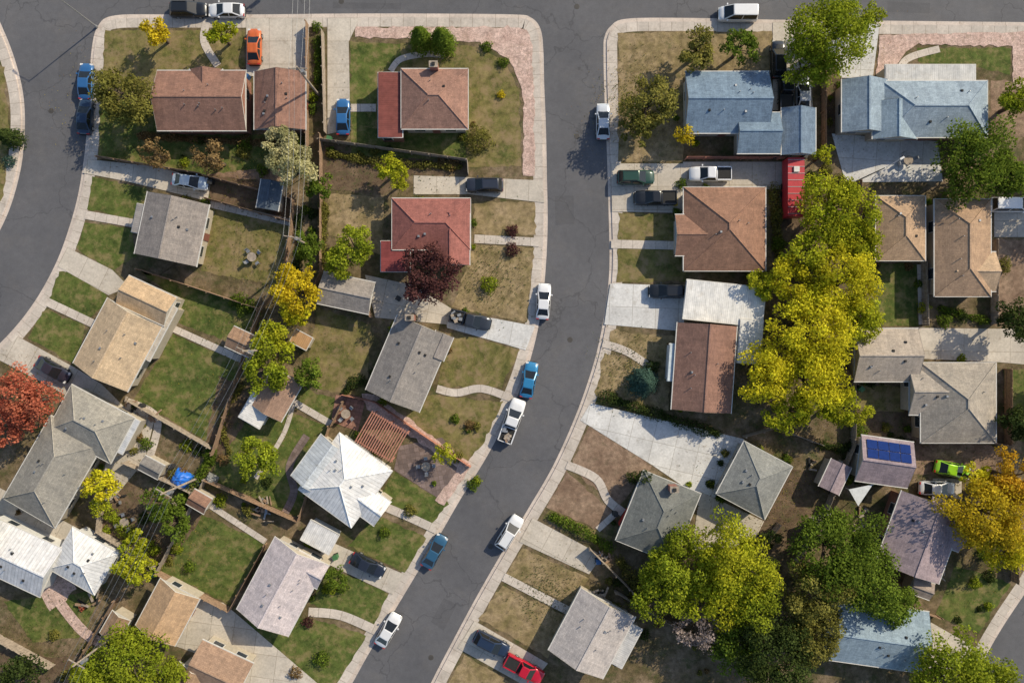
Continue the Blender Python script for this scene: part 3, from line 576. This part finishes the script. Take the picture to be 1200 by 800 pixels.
def shrub(px,py,r,pal,name='shrub',hf=1.0,xy=None):
    R=r/S; x,y=xy or G(px,py,R); c0,c1=[np.array(v) for v in PAL[pal]]; n=int(420*R*R)+60
    q=rng.normal(size=(n,3)); q[:,2]=np.abs(q[:,2]); q/=np.linalg.norm(q,axis=1)[:,None]; th=np.arctan2(q[:,1],q[:,0]); ph=rng.uniform(0,6.28,2)
    rad=R*(1+.16*np.sin(3*th+ph[0])+.1*np.sin(5*th+ph[1]))*rng.uniform(.55,1.05,n)
    pts=q*rad[:,None]*np.array([1,1,hf]); nrm=q*.7+rng.normal(size=(n,3))*.5; nrm/=np.linalg.norm(nrm,axis=1)[:,None]
    colr=(c0+(c1-c0)*rng.random(n)[:,None])*rng.uniform(.65,1.15,n)[:,None]
    t=MB(); 
    for j in range(5): t.cyl((0,0,0),tuple(q[j]*R*.7),.04,.015,BARK,5,False)
    leafobj(name,pts+np.array([0,0,.05]),nrm,rng.uniform(.07,.14,n),colr,t,(x,y,ZB))
def conifer(px,py,r,h,pal='dg',full=.7):
    R=r/S; x,y=G(px,py,h*.5); c0,c1=[np.array(v) for v in PAL[pal]]; n=int(1500*R*R**.5)+1500
    t=rng.random(n)**.8; th=rng.uniform(0,6.28,n); tier=1+.18*np.sin(t*40); wr=R*(1-t)**full*tier*rng.uniform(.6,1.08,n)*(1+.1*np.sin(7*th))
    pts=np.stack([wr*np.cos(th),wr*np.sin(th),.3+t*h-wr*.2],1); nrm=np.stack([np.cos(th),np.sin(th),np.full(n,.9)],1)+rng.normal(size=(n,3))*.35; nrm/=np.linalg.norm(nrm,axis=1)[:,None]
    colr=(c0+(c1-c0)*rng.random(n)[:,None])*rng.uniform(.7,1.2,n)[:,None]
    b=MB(); b.cyl((0,0,0),(0,0,h*.9),.16,.03,BARK,8,False); leafobj('conifer_tree',pts,nrm,rng.uniform(.08,.15,n),colr,b,(x,y,ZB))
for t in [(183,38,17,'y'),(258,40,16,'yg'),(147,112,35,'ol'),(130,100,18,'ol'),(340,192,28,'p',None,1.4),(332,165,20,'p',None,1.4),(250,185,22,'b',None,.5),(180,180,18,'b',None,.5),(375,218,15,'g'),(458,198,17,'yg'),(468,210,13,'yg'),(415,290,25,'gg'),(395,308,20,'gg'),(362,288,19,'g'),(350,340,31,'y'),(345,365,18,'ygy'),(320,398,22,'yg'),(312,432,30,'gg'),(363,440,18,'g'),
 (28,470,36,'r'),(8,495,24,'r'),(302,535,25,'gg'),(120,570,20,'ygy'),(118,592,12,'yg'),(190,592,20,'g'),(205,612,18,'g'),(160,665,22,'yg'),(158,635,14,'yg'),(150,778,44,'gg'),(195,790,26,'gg'),(110,790,24,'yg'),(395,678,13,'g'),(519,532,13,'yg'),
 (817,58,24,'ol'),(868,55,20,'g'),(760,122,32,'ol'),(748,150,20,'ol'),(805,157,13,'y'),(970,46,48,'gg'),(945,78,28,'gg'),(1000,20,26,'gg'),(965,182,12,'yg'),(1140,190,46,'g'),(1175,205,30,'g'),(1195,120,24,'gg'),
 (978,243,42,'yg'),(1005,280,34,'yg'),(955,290,32,'yg'),(988,332,43,'ygy'),(925,328,28,'ygy'),(890,332,18,'yg'),(952,382,46,'ygy'),(1005,375,32,'yg'),(900,442,36,'ygy'),(950,442,44,'ygy'),(988,477,26,'yg'),(925,480,26,'yg'),
 (800,660,42,'gg'),(855,655,50,'yg'),(775,695,36,'gg'),(880,695,40,'gg'),(835,700,36,'yg'),(975,640,52,'g'),(1015,675,44,'g'),(950,690,40,'ol'),(1045,710,28,'g'),(1155,600,48,'o'),(1192,560,34,'oo'),(1180,640,32,'ygy'),(1145,560,20,'ygy'),(1110,790,50,'gg'),(1160,800,40,'gg'),(905,765,50,'dg'),(955,745,34,'ol'),(820,735,28,'pk',None,.5),(860,760,30,'g'),(1190,375,26,'dg'),(505,322,35,'pr'),
 (1200,490,26,'dg'),(20,795,30,'dg'),(900,632,13,'dg'),(755,560,10,'dg'),(1300,200,50,'g'),(-60,620,50,'g'),(600,900,45,'yg'),(1320,450,50,'o')]:
    tree('deciduous_tree',*t)
for c in [(493,45,14,4.2,'g',.45),(518,47,15,4.6,'g',.45),(8,160,12,4),(755,448,19,3.4,'bl')]: conifer(*c)
for t in [(570,53,7,'g'),(590,72,7,'g'),(560,160,17,'ol'),(587,110,5,'y'),(573,333,11,'gg'),(600,270,8,'pr'),(600,292,9,'pr'),(285,357,13,'g'),(275,352,9,'g'),(545,365,5,'g'),(375,775,10,'g'),(360,730,7,'pr'),(345,790,8,'b'),(385,690,9,'gg'),(400,690,8,'g'),
 (8,188,8,'bl'),(765,430,9,'dg'),(742,560,8,'dg'),(480,600,8,'ol'),(450,625,7,'g'),(535,535,8,'ol'),(370,30,7,'g'),(1085,360,8,'yg'),(1110,375,9,'g'),(1130,370,8,'dg'),(915,250,10,'ol'),(915,285,10,'g'),(790,235,6,'y'),(800,215,7,'g'),(95,712,4,'r'),(1180,310,10,'ol'),(1010,505,11,'g'),(1060,520,8,'dg'),(880,640,10,'dg')]:
    shrub(*t)
RF=random.Random(5)
for (x,y,L,W,a) in FOUND:
    for k in range(RF.randint(3,5)):
        if RF.random()<.6: u,v=RF.uniform(-.85,.85)*L,RF.choice((-1,1))*(W+RF.uniform(.1,.5))
        else: u,v=RF.choice((-1,1))*(L+RF.uniform(.1,.5)),RF.uniform(-.85,.85)*W
        X=x+u*math.cos(a)-v*math.sin(a); Y=y+u*math.sin(a)+v*math.cos(a)
        if any(abs((X-p[0])*math.cos(p[4])+(Y-p[1])*math.sin(p[4]))<p[2]-.1 and abs(-(X-p[0])*math.sin(p[4])+(Y-p[1])*math.cos(p[4]))<p[3]-.1 for p in FOUND): continue
        shrub(0,0,RF.uniform(3,6.5),RF.choice(['g','dg','ol','gg','b','g']),'shrub',RF.uniform(.6,1.0),(X,Y))
def hedge(pix,r,pal,name='hedge'):
    P=catmull([G(*p) for p in pix],False,8); c0,c1=[np.array(v) for v in PAL[pal]]
    P=np.array(P); n=int(sum(np.linalg.norm(P[i+1]-P[i]) for i in range(len(P)-1))*300*r)
    k=rng.integers(0,len(P)-1,n); f=rng.random(n)[:,None]; c=P[k]*(1-f)+P[k+1]*f; q=rng.normal(size=(n,3)); q[:,2]=abs(q[:,2]); q/=np.linalg.norm(q,axis=1)[:,None]
    wob=r*(1+.25*np.sin(c[:,0]*2.1)+.2*np.sin(c[:,1]*3.3)); pts=np.column_stack([c,np.zeros(n)])+q*(wob*rng.uniform(.6,1.05,n))[:,None]*np.array([1,1,1.2])
    nrm=q*.7+rng.normal(size=(n,3))*.5; nrm/=np.linalg.norm(nrm,axis=1)[:,None]
    colr=(c0+(c1-c0)*rng.random(n)[:,None])*rng.uniform(.65,1.15,n)[:,None]; leafobj(name,pts,nrm,rng.uniform(.08,.15,n),colr,MB(),(0,0,ZB))
for a in [([(373,48),(374,75),(373,98)],.75,'g'),([(708,464),(760,482),(842,508)],.85,'dg'),([(646,604),(680,620),(715,642)],.8,'g'),([(250,525),(235,560),(205,600)],.9,'g'),([(130,600),(150,620),(185,645)],.9,'gg'),([(440,455),(420,445),(405,460)],.7,'dg'),([(165,160),(240,165),(345,170)],.6,'b'),([(385,180),(440,190),(540,196)],.6,'ol'),([(1100,362),(1155,376)],.6,'g'),
 ([(960,520),(985,525),(1005,515)],.8,'dg'),([(725,655),(745,685),(740,705)],.9,'ol'),([(905,220),(912,300)],.7,'ol'),([(380,240),(378,310)],.8,'ol'),([(350,255),(352,300),(338,330)],.8,'dg'),([(270,530),(262,490),(285,450)],.5,'ol')]: hedge(*a)
zones=[(345,240,385,330),(240,520,330,600),(100,590,230,700),(0,740,150,800),(890,510,1000,700),(690,640,780,780),(780,740,980,800),(1000,500,1090,560),(1085,560,1180,740),(900,195,1000,235),(180,160,360,200),(380,170,545,200),(150,500,240,560),(420,470,560,600)]
for zx0,zy0,zx1,zy1 in zones:
    for i in range(9): shrub(random.uniform(zx0,zx1),random.uniform(zy0,zy1),random.uniform(3,9),random.choice(['g','dg','ol','gg','b','ol']),'shrub',random.uniform(.6,1.1))
def scatter(name,n,cols,centers,s0,s1):
    pts=[]
    for i in range(n):
        c=random.choice(centers); pts.append(G(random.gauss(c[0],c[2]),random.gauss(c[1],c[2])))
    p=np.column_stack([np.array(pts),np.full(n,.21)+rng.random(n)*.03]); nr=rng.normal(size=(n,3))*.35+np.array([0,0,1]); nr/=np.linalg.norm(nr,axis=1)[:,None]
    cc=np.array(cols)[rng.integers(0,len(cols),n)]*rng.uniform(.7,1.2,n)[:,None]; leafobj(name,p,nr,rng.uniform(s0,s1,n),cc,MB(),(0,0,0))
scatter('fallen_leaves',14000,[(0.4,0.33,0.05),(0.3,0.2,0.07),(0.2,0.12,0.05)],[(950,400,70),(340,360,40),(850,680,60),(1150,620,40),(140,130,35),(750,130,30),(300,470,40),(190,620,40),(970,120,50),(900,560,40),(25,480,30),(320,200,40)],.04,.08)
scatter('ground_weeds',9000,[(0.07,0.11,0.025),(0.12,0.14,0.04),(0.2,0.16,0.08)],[(920,600,50),(750,110,25),(300,300,60),(160,560,60),(575,325,22),(640,690,20),(740,430,20),(1010,520,50),(60,770,50),(450,190,50),(1100,560,50)],.05,.11)
# ---------------- clutter ----------------
def bin_(px,py,c):
    x,y=G(px,py); b=MB(); m=m_plain('bin_plastic',c,.6); b.box((0,0,.5),(.5,.5,.9),m,0,1.12); b.box((.02,0,1.0),(.62,.62,.07),m); b.cyl((-.25,-.28,.1),(-.25,.28,.1),.1,.1,RUB,8); o=b.obj('trash_bin',None,(x,y,ZB)); o.rotation_euler=(0,0,random.random()*6)
for p in [(292,92),(388,165),(905,185),(170,475),(205,545),(1095,590),(700,655),(468,350),(250,215),(940,185),(1005,455),(720,600),(185,670),(395,650)]: bin_(p[0],p[1],random.choice([(0.03,0.1,0.25),(0.03,0.03,0.03),(0.05,0.15,0.06)]))
def table(px,py):
    x,y=G(px,py); e=empty('patio_table_set',(x,y,ZB+.05),random.random()); b=MB(); b.cyl((0,0,.7),(0,0,.75),.6,.6,WOODG,16); b.cyl((0,0,0),(0,0,.7),.06,.06,METAL,8); b.obj('table',e)
    for k in range(4):
        t=k*1.57; c=MB(); X,Y=math.cos(t)*1.0,math.sin(t)*1.0; c.box((X,Y,.43),(.45,.45,.06),METAL,t); c.box((X*1.22,Y*1.22,.7),(.05,.45,.5),METAL,t)
        for q in (-.18,.18): c.box((X+q,Y+.18,.2),(.04,.04,.4),METAL); c.box((X+q,Y-.18,.2),(.04,.04,.4),METAL)
        c.obj('chair',e)
for p in [(298,302),(850,612),(500,545),(150,610),(1060,190),(407,484)]: table(*p)
def tarp(px,py,c,w,h):
    x,y=G(px,py); b=MB(); m=m_plain('tarp',c,.4); n=10
    rows=[[((i/n-.5)*w,(j/n-.5)*h,.15+1.1*math.sin(math.pi*i/n)**.5*abs(math.sin(math.pi*j/n))**.4+random.uniform(-.12,.12)) for j in range(n+1)] for i in range(n+1)]
    b.grid(rows,m,False); o=b.obj('tarp_covered_pile',None,(x,y,ZB)); o.rotation_euler=(0,0,-.5)
tarp(215,560,(0.02,0.15,0.6),2.6,2.2); tarp(250,560,(0.2,0.2,0.19),1.5,1.2)
x,y=G(1008,578,2.4); e=empty('shade_sail',(x,y,ZB)); b=MB(); b.face([(-1.6,.6,2.6),(-.2,-1.6,2.2),(1.5,1.2,2.5)],m_plain('sail',(0.6,0.62,0.62),.8)); b.obj('fabric',e); b=MB()
for p in ((-1.6,.6),(-.2,-1.6),(1.5,1.2)): b.cyl((*p,0),(*p,2.65),.05,.05,METAL,8)
b.obj('posts',e)
for zx0,zy0,zx1,zy1 in [(140,545,240,600),(940,520,1000,600),(690,650,740,700),(1080,590,1100,690),(150,470,180,500),(255,560,330,610),(80,690,160,760),(985,580,1040,640)]:
    for i in range(4):
        x,y=G(random.uniform(zx0,zx1),random.uniform(zy0,zy1)); b=MB()
        for k in range(5): b.box((random.gauss(0,.4),random.gauss(0,.4),.15+.08*k),(random.uniform(.3,1.4),random.uniform(.1,.3),random.uniform(.1,.3)),random.choice((WOOD,WOODG,WOODG,METAL,RUB)),random.random()*3)
        b.obj('lumber_pile',None,(x,y,ZB))
# ---------------- poles and wires ----------------
def upole(px,py,ang=0):
    x,y=G(px,py); e=empty('utility_pole',(x,y,0),math.radians(ang)); b=MB(); b.cyl((0,0,0),(0,0,9.5),.16,.11,WOODG,10); b.obj('pole',e); b=MB(); b.box((0,0,8.9),(2.2,.1,.12),WOODG)
    for q in (-1,-.4,.4,1): b.cyl((q,0,8.96),(q,0,9.15),.05,.04,METAL,6)
    b.obj('crossarm',e); b=MB(); b.cyl((.3,0,7.4),(.3,0,8.3),.22,.22,METAL,12); b.obj('transformer',e); return (x,y,ang)
PL=[upole(*p) for p in [(378,-60,0),(374,112,0),(368,290,-10),(318,410,-25),(232,560,-30),(140,740,-30),(60,900,-30)]]
b=MB()
for i in range(len(PL)-1):
    for q in (-1,-.4,.4,1):
        A=(PL[i][0]+q*math.cos(math.radians(PL[i][2])),PL[i][1]+q*math.sin(math.radians(PL[i][2]))); B=(PL[i+1][0]+q*math.cos(math.radians(PL[i+1][2])),PL[i+1][1]+q*math.sin(math.radians(PL[i+1][2]))); pr=None
        for k in range(9):
            t=k/8; p=(A[0]+(B[0]-A[0])*t,A[1]+(B[1]-A[1])*t,9.15-.9*4*t*(1-t))
            if pr: b.cyl(pr,p,.014,.014,METAL,4,False)
            pr=p
b.obj('power_lines')
def lamp(px,py,ang):
    x,y=G(px,py); e=empty('street_lamp',(x,y,ZB),math.radians(ang)); b=MB(); b.cyl((0,0,0),(0,0,7.6),.1,.06,METAL,10); b.cyl((0,0,0),(0,0,.3),.18,.16,METAL,10); b.obj('pole',e)
    b=MB(); b.cyl((0,0,7.5),(1.8,0,7.9),.04,.035,METAL,8); b.box((2.1,0,7.9),(.7,.28,.14),METAL,0,.8); b.box((2.1,0,7.82),(.45,.2,.03),WHITE); b.obj('arm_and_lamp',e)
lamp(114,32,135); lamp(1000,214,30)
# ---------------- light, sky, camera ----------------
el=math.radians(34); d=Vector((-0.78,-0.62,0)).normalized()*math.cos(el); d.z=-math.sin(el)
sun=bpy.data.lights.new('sun','SUN'); sun.energy=5.0; sun.angle=math.radians(0.6); sun.color=(1,0.88,0.67)
so=bpy.data.objects.new('sun',sun); col.objects.link(so); so.rotation_euler=d.to_track_quat('-Z','Y').to_euler(); so.location=(0,0,60)
w=bpy.data.worlds.new('World'); scene.world=w; w.use_nodes=True; nt=w.node_tree; bg=nt.nodes['Background']
sk=nt.nodes.new('ShaderNodeTexSky'); sk.sky_type='NISHITA'; sk.sun_disc=False; sk.sun_elevation=el; sk.sun_rotation=math.atan2(-d.x,-d.y); nt.links.new(sk.outputs[0],bg.inputs[0]); bg.inputs[1].default_value=0.15
cam=bpy.data.cameras.new('camera'); co=bpy.data.objects.new('camera',cam); col.objects.link(co); co.location=(0,0,H); cam.sensor_width=36; cam.lens=36*H/(1200/S); cam.clip_end=3000
scene.camera=co; scene.view_settings.view_transform='Standard'; scene.view_settings.look='None'; scene.view_settings.exposure=0
